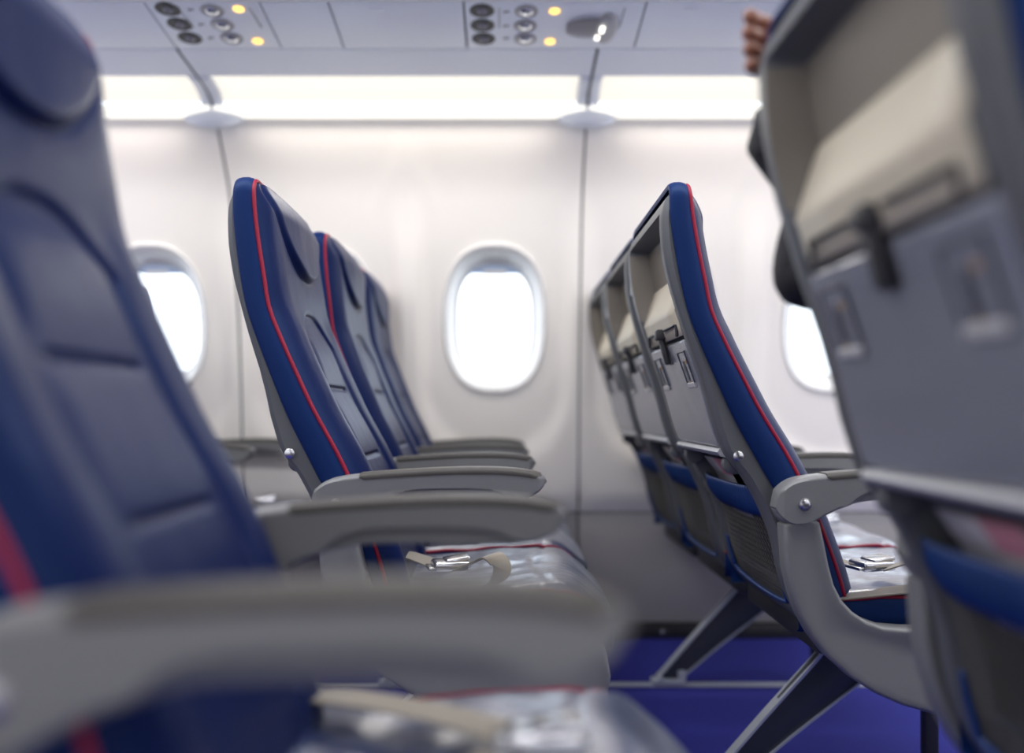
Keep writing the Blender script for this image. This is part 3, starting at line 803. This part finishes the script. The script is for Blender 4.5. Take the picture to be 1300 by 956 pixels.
def build_belt(root, kind):
    """two straps and a lift-lever buckle; kind 0: buckle by the armrest, 1: buckle further forward in the middle"""
    b = empty('seat_belt'); b.parent = root
    if kind == 0:
        bc = Vector((-.095, .135, .484)); rz = math.radians(14)
        s1 = catmull([(-.235, .265, .455), (-.205, .245, .485), (-.165, .20, .487), (-.125, .16, .480)], 6)
        s2 = catmull([(-.075, .115, .482), (-.045, .085, .500), (-.02, .062, .512), (-.005, .045, .492), (-.03, .036, .468), (-.10, .036, .458), (-.22, .04, .445)], 6)
    else:
        bc = Vector((.035, .25, .488)); rz = math.radians(4)
        s1 = catmull([(-.235, .43, .455), (-.18, .40, .474), (-.07, .33, .482), (.005, .275, .482)], 6)
        s2 = catmull([(-.235, .06, .455), (-.18, .085, .474), (-.06, .16, .480), (.0, .215, .482)], 6)
    wd = lambda p, i: (0, 0, 0)
    V, Fc = ribbon(s1, (.62, .75, .0), .046, .0024); ribbon(s2, (.62, .75, .1) if kind == 0 else (.62, -.75, 0), .046, .0024, V, Fc)
    mesh('strap', V, Fc, 'web', b, sharp=50)
    rot = Matrix.Rotation(rz, 3, 'Z')
    bm = bmesh.new(); bm_box(bm, bc, (.066, .050, .018), .006, 3, rot)
    bm_box(bm, bc + Vector((.010, 0, .011)), (.044, .042, .008), .0035, 2, rot @ Matrix.Rotation(math.radians(-7), 3, 'Y'))
    bm_box(bm, bc + rot @ Vector((-.037, 0, -.003)), (.012, .046, .006), .002, 2, rot)
    from_bm('buckle', bm, 'chrome', b)
def build_leg(root, y):
    """splayed rear strut: a dark web between bright edge flanges, feet on the seat track, a front post and the cross tubes"""
    web = [(-.115, .272), (-.324, .030), (-.322, .012), (-.265, .012), (-.252, .036), (-.175, .100), (-.030, .215), (-.03, .272)]
    lg = prism('leg', web, y - .006, y + .006, 'leg_web', root, bev=.001)
    V, Fc = ribbon(catmull([(-.100, .285, .0), (-.112, .270, 0), (-.126, .252, 0), (-.225, .142, 0), (-.324, .028, 0)], 4), (0, 0, 1), .03, .005)
    V = [(a, y + c, b_) for a, b_, c in V]; mesh('leg_flange', V, Fc, 'alu', lg, sharp=40)
    V, Fc = ribbon(catmull([(-.030, .213, 0), (-.10, .158, 0), (-.175, .099, 0), (-.252, .034, 0)], 4), (0, 0, 1), .024, .004)
    V = [(a, y + c, b_) for a, b_, c in V]; mesh('leg_flange', V, Fc, 'alu', lg, sharp=40)
    bm = bmesh.new(); bm_box(bm, (-.30, y, .014), (.09, .036, .016), .004); bm_box(bm, (-.262, y, .03), (.022, .030, .03), .004); bm_box(bm, (-.322, y, .024), (.014, .044, .014), .004)
    from_bm('leg_foot', bm, 'alu', lg)
    bm = bmesh.new(); bm_box(bm, (.11, y, .16), (.028, .028, .25), .005); bm_box(bm, (.11, y, .024), (.07, .036, .036), .006)
    from_bm('front_post', bm, 'shell_dark', root)
def build_beam(root):
    for x in (-.08, .11):
        V, Fc = lathe_data([(.020, .0), (.020, .461)], 16, M4=Matrix.Translation((x, 0, .300)) @ Matrix.Rotation(math.radians(-90), 4, 'X'))
        mesh('cross_tube', V, Fc, 'alu', root, sharp=50)

TILT = ('recess_ledge', 'seat_shell', 'side_cover', 'back_piping', 'back_cushion', 'tray_table', 'literature_pocket', 'coat_hook')
PIV = Vector((-.262, 0, .606))
def recline(root, deg, dx=0.0, sz=1.0):
    a = -math.radians(deg); Rm = Matrix.Rotation(a, 3, 'Y')
    for ch in root.children:
        if ch.name.split('.')[0] in TILT:
            ch.rotation_euler = (0, a, 0); ch.scale = (1, 1, sz); ch.location = PIV - Rm @ Vector((PIV.x, PIV.y, PIV.z * sz)) + Vector((dx, 0, 0))
proto = {}
def make(kind):
    r = empty('airliner_chair')
    build_backrest(r); build_cushion(r); build_beam(r)
    return r
base_seat = make('base')
PITCHX = .750
def seat(rowx, y, label, group, arms, post=None, belt=0, deg=0.0, leg=None, first=False, hook=False):
    r = base_seat if first else copy_tree(base_seat)
    PARTS.append(r)
    r.location = (rowx, y, 0); tag(r, label, 'seat', group)
    return r
PARTS = []
# shared extras are built once as loose sources, then copied below their seats
src = empty('source_holder')
SRC = {}
def source(key, fn):
    before = set(src.children); fn(src); SRC[key] = [c for c in src.children if c not in before]
source('arm', lambda p: build_arm(p, 0)); source('post', lambda p: build_post(p, 0)); source('belt0', lambda p: build_belt(p, 0)); source('belt1', lambda p: build_belt(p, 1)); source('leg', lambda p: build_leg(p, 0))
def hook_(p): box('coat_hook', (-.447, YC - HW - .003, 1.035), (.012, .010, .030), 'lip', p, bev=.003)
source('hook', hook_)
def add(root, key, y=0.0):
    for s in SRC[key]:
        c = copy_tree(s, root); c.location = Vector(s.location) + Vector((0, y, 0))
FAR = [1.45, 1.94, 2.43]
rows = {1: -PITCHX, 2: 0.0, 3: PITCHX}
SEATS = [
    # row, y, label, arms, posts, belt, recline, legs, hook
    (2, FAR[0], 'navy leather seat in sharp focus facing right, nearest of the left trio', (0,), (0,), 0, 0.6, (.35,), False, 'trio of navy seats facing right'),
    (2, FAR[1], 'navy leather seat facing right, middle one of the left trio', (0,), (), 1, -1.6, (), False, 'trio of navy seats facing right'),
    (2, FAR[2], 'navy leather seat facing right, beside the wall in the left trio', (0, .468), (), 1, -1.6, (.02,), False, 'trio of navy seats facing right'),
    (3, FAR[0], 'grey-backed seat in sharp focus with red piping, nearest of the right trio', (0,), (0,), 0, 3.2, (.35,), False, 'trio of grey seatbacks seen from behind'),
    (3, FAR[1], 'grey-backed seat seen from behind, middle one of the right trio', (0,), (), 1, 2.4, (), True, 'trio of grey seatbacks seen from behind'),
    (3, FAR[2], 'grey-backed seat seen from behind, beside the wall in the right trio', (0, .468), (), 1, 2.0, (.02,), True, 'trio of grey seatbacks seen from behind'),
    (1, FAR[0], 'seat behind the left trio, nearest the aisle, hidden by the blurred seat', (0,), (0,), 1, 0, (.35,), False, 'row of seats behind the left trio'),
    (1, FAR[1], 'middle seat of the row behind the left trio', (0,), (), 1, 0, (), False, 'row of seats behind the left trio'),
    (1, FAR[2], 'seat beside the wall in the row behind the left trio', (0, .468), (), 1, 0, (.02,), False, 'row of seats behind the left trio'),
    (2, .49, 'large blurred navy seat at the left edge, close to the camera', (0, .49), (.49,), 1, 0.6, (.25,), False, 'blurred seats close to the camera'),
    (3, .49, 'large blurred grey seatback with tray table at the right edge', (0, .49), (.49,), 0, 2.7, (.25,), False, 'blurred seats close to the camera'),
]
first = True
seat_of = {}
for row, y, label, arms, posts, belt, deg, legs, hk, grp in SEATS:
    r = base_seat if first else copy_tree(base_seat)
    first = False
    r.location = (rows[row], y, 0); seat_of[(row, y)] = (r, deg)
    tag(r, label, 'seat', grp)
todo = list(SEATS)
for row, y, label, arms, posts, belt, deg, legs, hk, grp in todo:
    r, _ = seat_of[(row, y)]
    for a in arms: add(r, 'arm', a)
    for p in posts: add(r, 'post', p)
    add(r, f'belt{belt}')
    for l in legs: add(r, 'leg', l)
    if hk: add(r, 'hook')
    recline(r, deg, -.020 if (row, y) == (2, .49) else 0.0, 1.05 if (row, y) == (3, .49) else 1.0)     # each back a little differently set
def drop(o):
    for ch in list(o.children): drop(ch)
    bpy.data.objects.remove(o)
drop(src)

# safety cards standing in the pockets of the seatbacks we see
def card(rowx, y, deg, label, slant=0.0):
    V = []
    for z in (.56, .60, .64, .672):
        for t in (-.07, 0, .07): V.append((R(z) + .016, YC + .03 + t + slant * (z - .56), z))
    V2, F2 = thicken(V, gridfaces(3, 4), (.0012, 0, 0))
    o = mesh('safety_card', V2, F2, ['paper', 'pink'])
    for i, f in enumerate(o.data.polygons):
        if i in (4,): f.material_index = 1
    a = -math.radians(deg); Rm = Matrix.Rotation(a, 3, 'Y')
    o.rotation_euler = (0, a, 0); o.location = Vector((rowx, y, 0)) + PIV - Rm @ PIV
    tag(o, label, 'card', 'safety cards in the seat pockets')
for (row, y, lab) in ((3, FAR[0], 'pale folded card in the pocket of the sharp grey seatback'), (3, FAR[1], 'pale folded card in the pocket of the middle grey seatback'),
                      (3, FAR[2], 'pale folded card in the pocket of the grey seatback by the wall'), (3, .49, 'large blurred card with pink print at the lower right edge')):
    card(rows[row], y, seat_of[(row, y)][1], lab)

# ------------------------------------------------------------------ the passenger sitting in the blurred seat at the right, arm hooked round its backrest
def skin(name, J, E, root, m, parent=None, sub=2):
    names = list(J); idx = {n: i for i, n in enumerate(names)}
    me = bpy.data.meshes.new(name + '_bones'); me.from_pydata([J[n][0] for n in names], [(idx[a], idx[b]) for a, b in E], [])
    o = bpy.data.objects.new(name, me); COL.objects.link(o)
    o.modifiers.new('skin', 'SKIN').use_smooth_shade = True
    for n in names:
        sv = me.skin_vertices[0].data[idx[n]]; r = J[n][1]
        sv.radius = r if isinstance(r, tuple) else (r, r); sv.use_root = (n == root)
    sd = o.modifiers.new('sub', 'SUBSURF'); sd.levels = sub; sd.render_levels = sub
    dg = bpy.context.evaluated_depsgraph_get(); dg.update()
    out = bpy.data.meshes.new_from_object(o.evaluated_get(dg)); bpy.data.objects.remove(o)
    out.polygons.foreach_set('use_smooth', [True] * len(out.polygons))
    return link(name, out, m, parent)
def chain(J, E, start, pts, pre):
    prev = start
    for i, (p, r) in enumerate(pts):
        n = f'{pre}{i}'; J[n] = (p, r); E.append((prev, n)); prev = n
    return prev
person = tag(empty('person', (0.62, .735, 0)), 'person in a black jacket behind the right seatback, one arm hooked round it', 'person')
def rel(p): return (p[0] - .62, p[1] - .735, p[2])
J = {}; E = []
def bone(n, p, r, to=None):
    J[n] = (rel(p), r)
    if to: E.append((to, n))
bone('pelvis', (.60, .735, .575), (.15, .115))
bone('belly', (.575, .735, .71), (.135, .105), 'pelvis'); bone('chest', (.535, .738, .90), (.150, .110), 'belly'); bone('collar', (.515, .745, 1.03), (.10, .085), 'chest')
bone('neck', (.512, .75, 1.095), .048, 'collar'); bone('skull_base', (.525, .752, 1.145), (.056, .062), 'neck')
bone('face', (.545, .754, 1.20), (.080, .088), 'skull_base'); bone('brow', (.543, .755, 1.255), (.078, .090), 'face'); bone('crown', (.53, .755, 1.31), (.05, .06), 'brow')
# left arm, hooked over the seatback
bone('shoulder_l', (.485, .895, 1.035), .058, 'collar'); bone('upper_l', (.415, .985, .965), .047, 'shoulder_l'); bone('elbow_l', (.350, 1.052, .902), .036, 'upper_l')
bone('fore_l', (.378, 1.035, .995), .037, 'elbow_l'); bone('wrist_l', (.338, 1.005, 1.080), .025, 'fore_l'); bone('palm_l', (.312, .990, 1.125), (.026, .015), 'wrist_l')
bone('knuck_l', (.298, .984, 1.160), (.032, .012), 'palm_l')
for i, (dz, L) in enumerate(((.026, .9), (.009, 1.0), (-.008, .93), (-.025, .75))):
    pts = [(rel((.293, .984, 1.160 + dz)), .0098), (rel((.276, .976, 1.160 + dz * 1.02)), .0094), (rel((.263 + .01 * (1 - L), .963, 1.158 + dz * 1.03)), .0088), (rel((.264 + .012 * (1 - L), .950, 1.156 + dz * 1.03)), .0076)]
    chain(J, E, 'knuck_l', pts, f'finger_l{i}_')
chain(J, E, 'palm_l', [(rel((.318, .978, 1.150)), .011), (rel((.330, .962, 1.172)), .0095), (rel((.332, .945, 1.182)), .008)], 'thumb_l')
# right arm down to the thigh
bone('shoulder_r', (.52, .585, 1.03), .058, 'collar'); bone('upper_r', (.545, .545, .90), .047, 'shoulder_r'); bone('elbow_r', (.575, .545, .775), .040, 'upper_r')
bone('fore_r', (.68, .57, .735), .036, 'elbow_r'); bone('wrist_r', (.775, .60, .700), .025, 'fore_r'); bone('palm_r', (.825, .612, .688), (.032, .014), 'wrist_r')
for i, dy in enumerate((-.028, -.009, .010, .028)):
    L = (.9, 1.0, .95, .78)[i]
    chain(J, E, 'palm_r', [(rel((.862, .616 + dy, .682)), .0095), (rel((.862 + .03 * L, .618 + dy * 1.1, .672)), .0088), (rel((.862 + .053 * L, .619 + dy * 1.1, .655)), .0072)], f'finger_r{i}_')
chain(J, E, 'palm_r', [(rel((.825, .650, .680)), .011), (rel((.848, .668, .672)), .0085)], 'thumb_r')
for s_, y0 in (('l', .83), ('r', .64)):
    bone('hip_' + s_, (.64, y0, .575), .092, 'pelvis'); bone('thigh_' + s_, (.85, y0 + (.01 if s_ == 'l' else -.01), .585), .078, 'hip_' + s_); bone('knee_' + s_, (1.045, y0, .56), .060, 'thigh_' + s_)
    bone('calf_' + s_, (1.065, y0, .38), .054, 'knee_' + s_); bone('ankle_' + s_, (1.05, y0, .095), .037, 'calf_' + s_); bone('heel_' + s_, (1.055, y0, .050), .036, 'ankle_' + s_); bone('toe_' + s_, (1.20, y0, .030), (.04, .026), 'heel_' + s_)
body = skin('body', J, E, 'pelvis', 'skin', person, 2)
# face: nose, ears, eyes, mouth on the head
fc = bmesh.new()
def blob(bm, p, s, seg=12):
    r = bmesh.ops.create_uvsphere(bm, u_segments=seg, v_segments=8, radius=1.0)
    bmesh.ops.transform(bm, matrix=Matrix.Translation(rel(p)) @ Matrix.Diagonal((*s, 1)), verts=r['verts'])
blob(fc, (.622, .754, 1.198), (.018, .014, .018)); blob(fc, (.612, .754, 1.22), (.012, .009, .028))
for y in (.835, .672): blob(fc, (.540, y, 1.205), (.018, .009, .030))
blob(fc, (.605, .754, 1.163), (.013, .024, .0055)); blob(fc, (.603, .754, 1.153), (.012, .021, .006)); blob(fc, (.588, .754, 1.125), (.022, .026, .018))
from_bm('face_features', fc, 'skin', person)
ey = bmesh.new()
for y in (.726, .782): blob(ey, (.606, y, 1.228), (.009, .012, .007))
from_bm('eyes', ey, 'black', person)
hb = bmesh.new(); r = bmesh.ops.create_uvsphere(hb, u_segments=32, v_segments=24, radius=1.0)
for v in list(hb.verts):      # cap of short hair: no hair over the face or below the nape
    if (v.co.x > .25 and v.co.z < .42) or v.co.z < -.55 or (v.co.x > -.15 and v.co.z < -.05): hb.verts.remove(v)
bmesh.ops.transform(hb, matrix=Matrix.Translation(rel((.530, .7545, 1.245))) @ Matrix.Diagonal((.098, .089, .112, 1)), verts=hb.verts)
bmesh.ops.solidify(hb, geom=hb.faces, thickness=.012)
from_bm('hair', hb, 'hair', person)
def clothes(name, bones, grow, m, skip=None):
    """cloth lying just outside the body wherever the nearest bone is one of these"""
    bset = set(bones); src_ = body.data; pos = {n: Vector(J[n][0]) for n in J}
    def near(p):
        best = None
        for a, b in E:
            A, Bv = pos[a], pos[b]; d = Bv - A; u = max(0.0, min(1.0, (p - A).dot(d) / d.dot(d))); q = (p - A - d * u).length
            ra, rb = J[a][1], J[b][1]; ra = ra[0] if isinstance(ra, tuple) else ra; rb = rb[0] if isinstance(rb, tuple) else rb
            q /= (ra + (rb - ra) * u)
            if best is None or q < best[0]: best = (q, a, b)
        return best[1], best[2]
    bm = bmesh.new(); bm.from_mesh(src_); bm.normal_update()
    kill = [f for f in bm.faces if not (set(near(f.calc_center_median())) <= bset) or (skip and skip(f.calc_center_median()))]
    bmesh.ops.delete(bm, geom=kill, context='FACES')
    for v in bm.verts: v.co += v.normal * grow
    for _ in range(2): bmesh.ops.smooth_vert(bm, verts=[v for v in bm.verts if v.is_boundary], factor=.5, use_axis_x=True, use_axis_y=True, use_axis_z=True)
    return from_bm(name, bm, m, person, sharp=80)
clothes('jacket', ['pelvis', 'belly', 'chest', 'collar', 'neck', 'shoulder_l', 'upper_l', 'elbow_l', 'fore_l', 'wrist_l', 'shoulder_r', 'upper_r', 'elbow_r', 'fore_r', 'wrist_r'], .012, 'cloth', lambda p: p.z > 1.085 and p.x > -.17 and abs(p.y) < .12)
V, Fc = [], []
axis = (Vector((.338, 1.005, 1.085)) - Vector((.372, 1.035, 1.00))).normalized()
q = Vector((0, 0, 1)).rotation_difference(axis).to_matrix().to_4x4()
V, Fc = lathe_data([(.030, -.06), (.041, -.03), (.047, -.012), (.046, -.004), (.033, .018), (.028, .03), (.022, .028)], 20, M4=Matrix.Translation(rel((.320, 1.010, 1.078))) @ q)
mesh('cuff', V, Fc, 'cloth', person)
clothes('trousers', ['pelvis', 'hip_l', 'hip_r', 'thigh_l', 'thigh_r', 'knee_l', 'knee_r', 'calf_l', 'calf_r', 'ankle_l', 'ankle_r'], .011, 'trouser')
for s_ in 'lr': clothes('shoe', ['ankle_' + s_, 'heel_' + s_, 'toe_' + s_], .008, 'black', lambda p: p.z > .1)
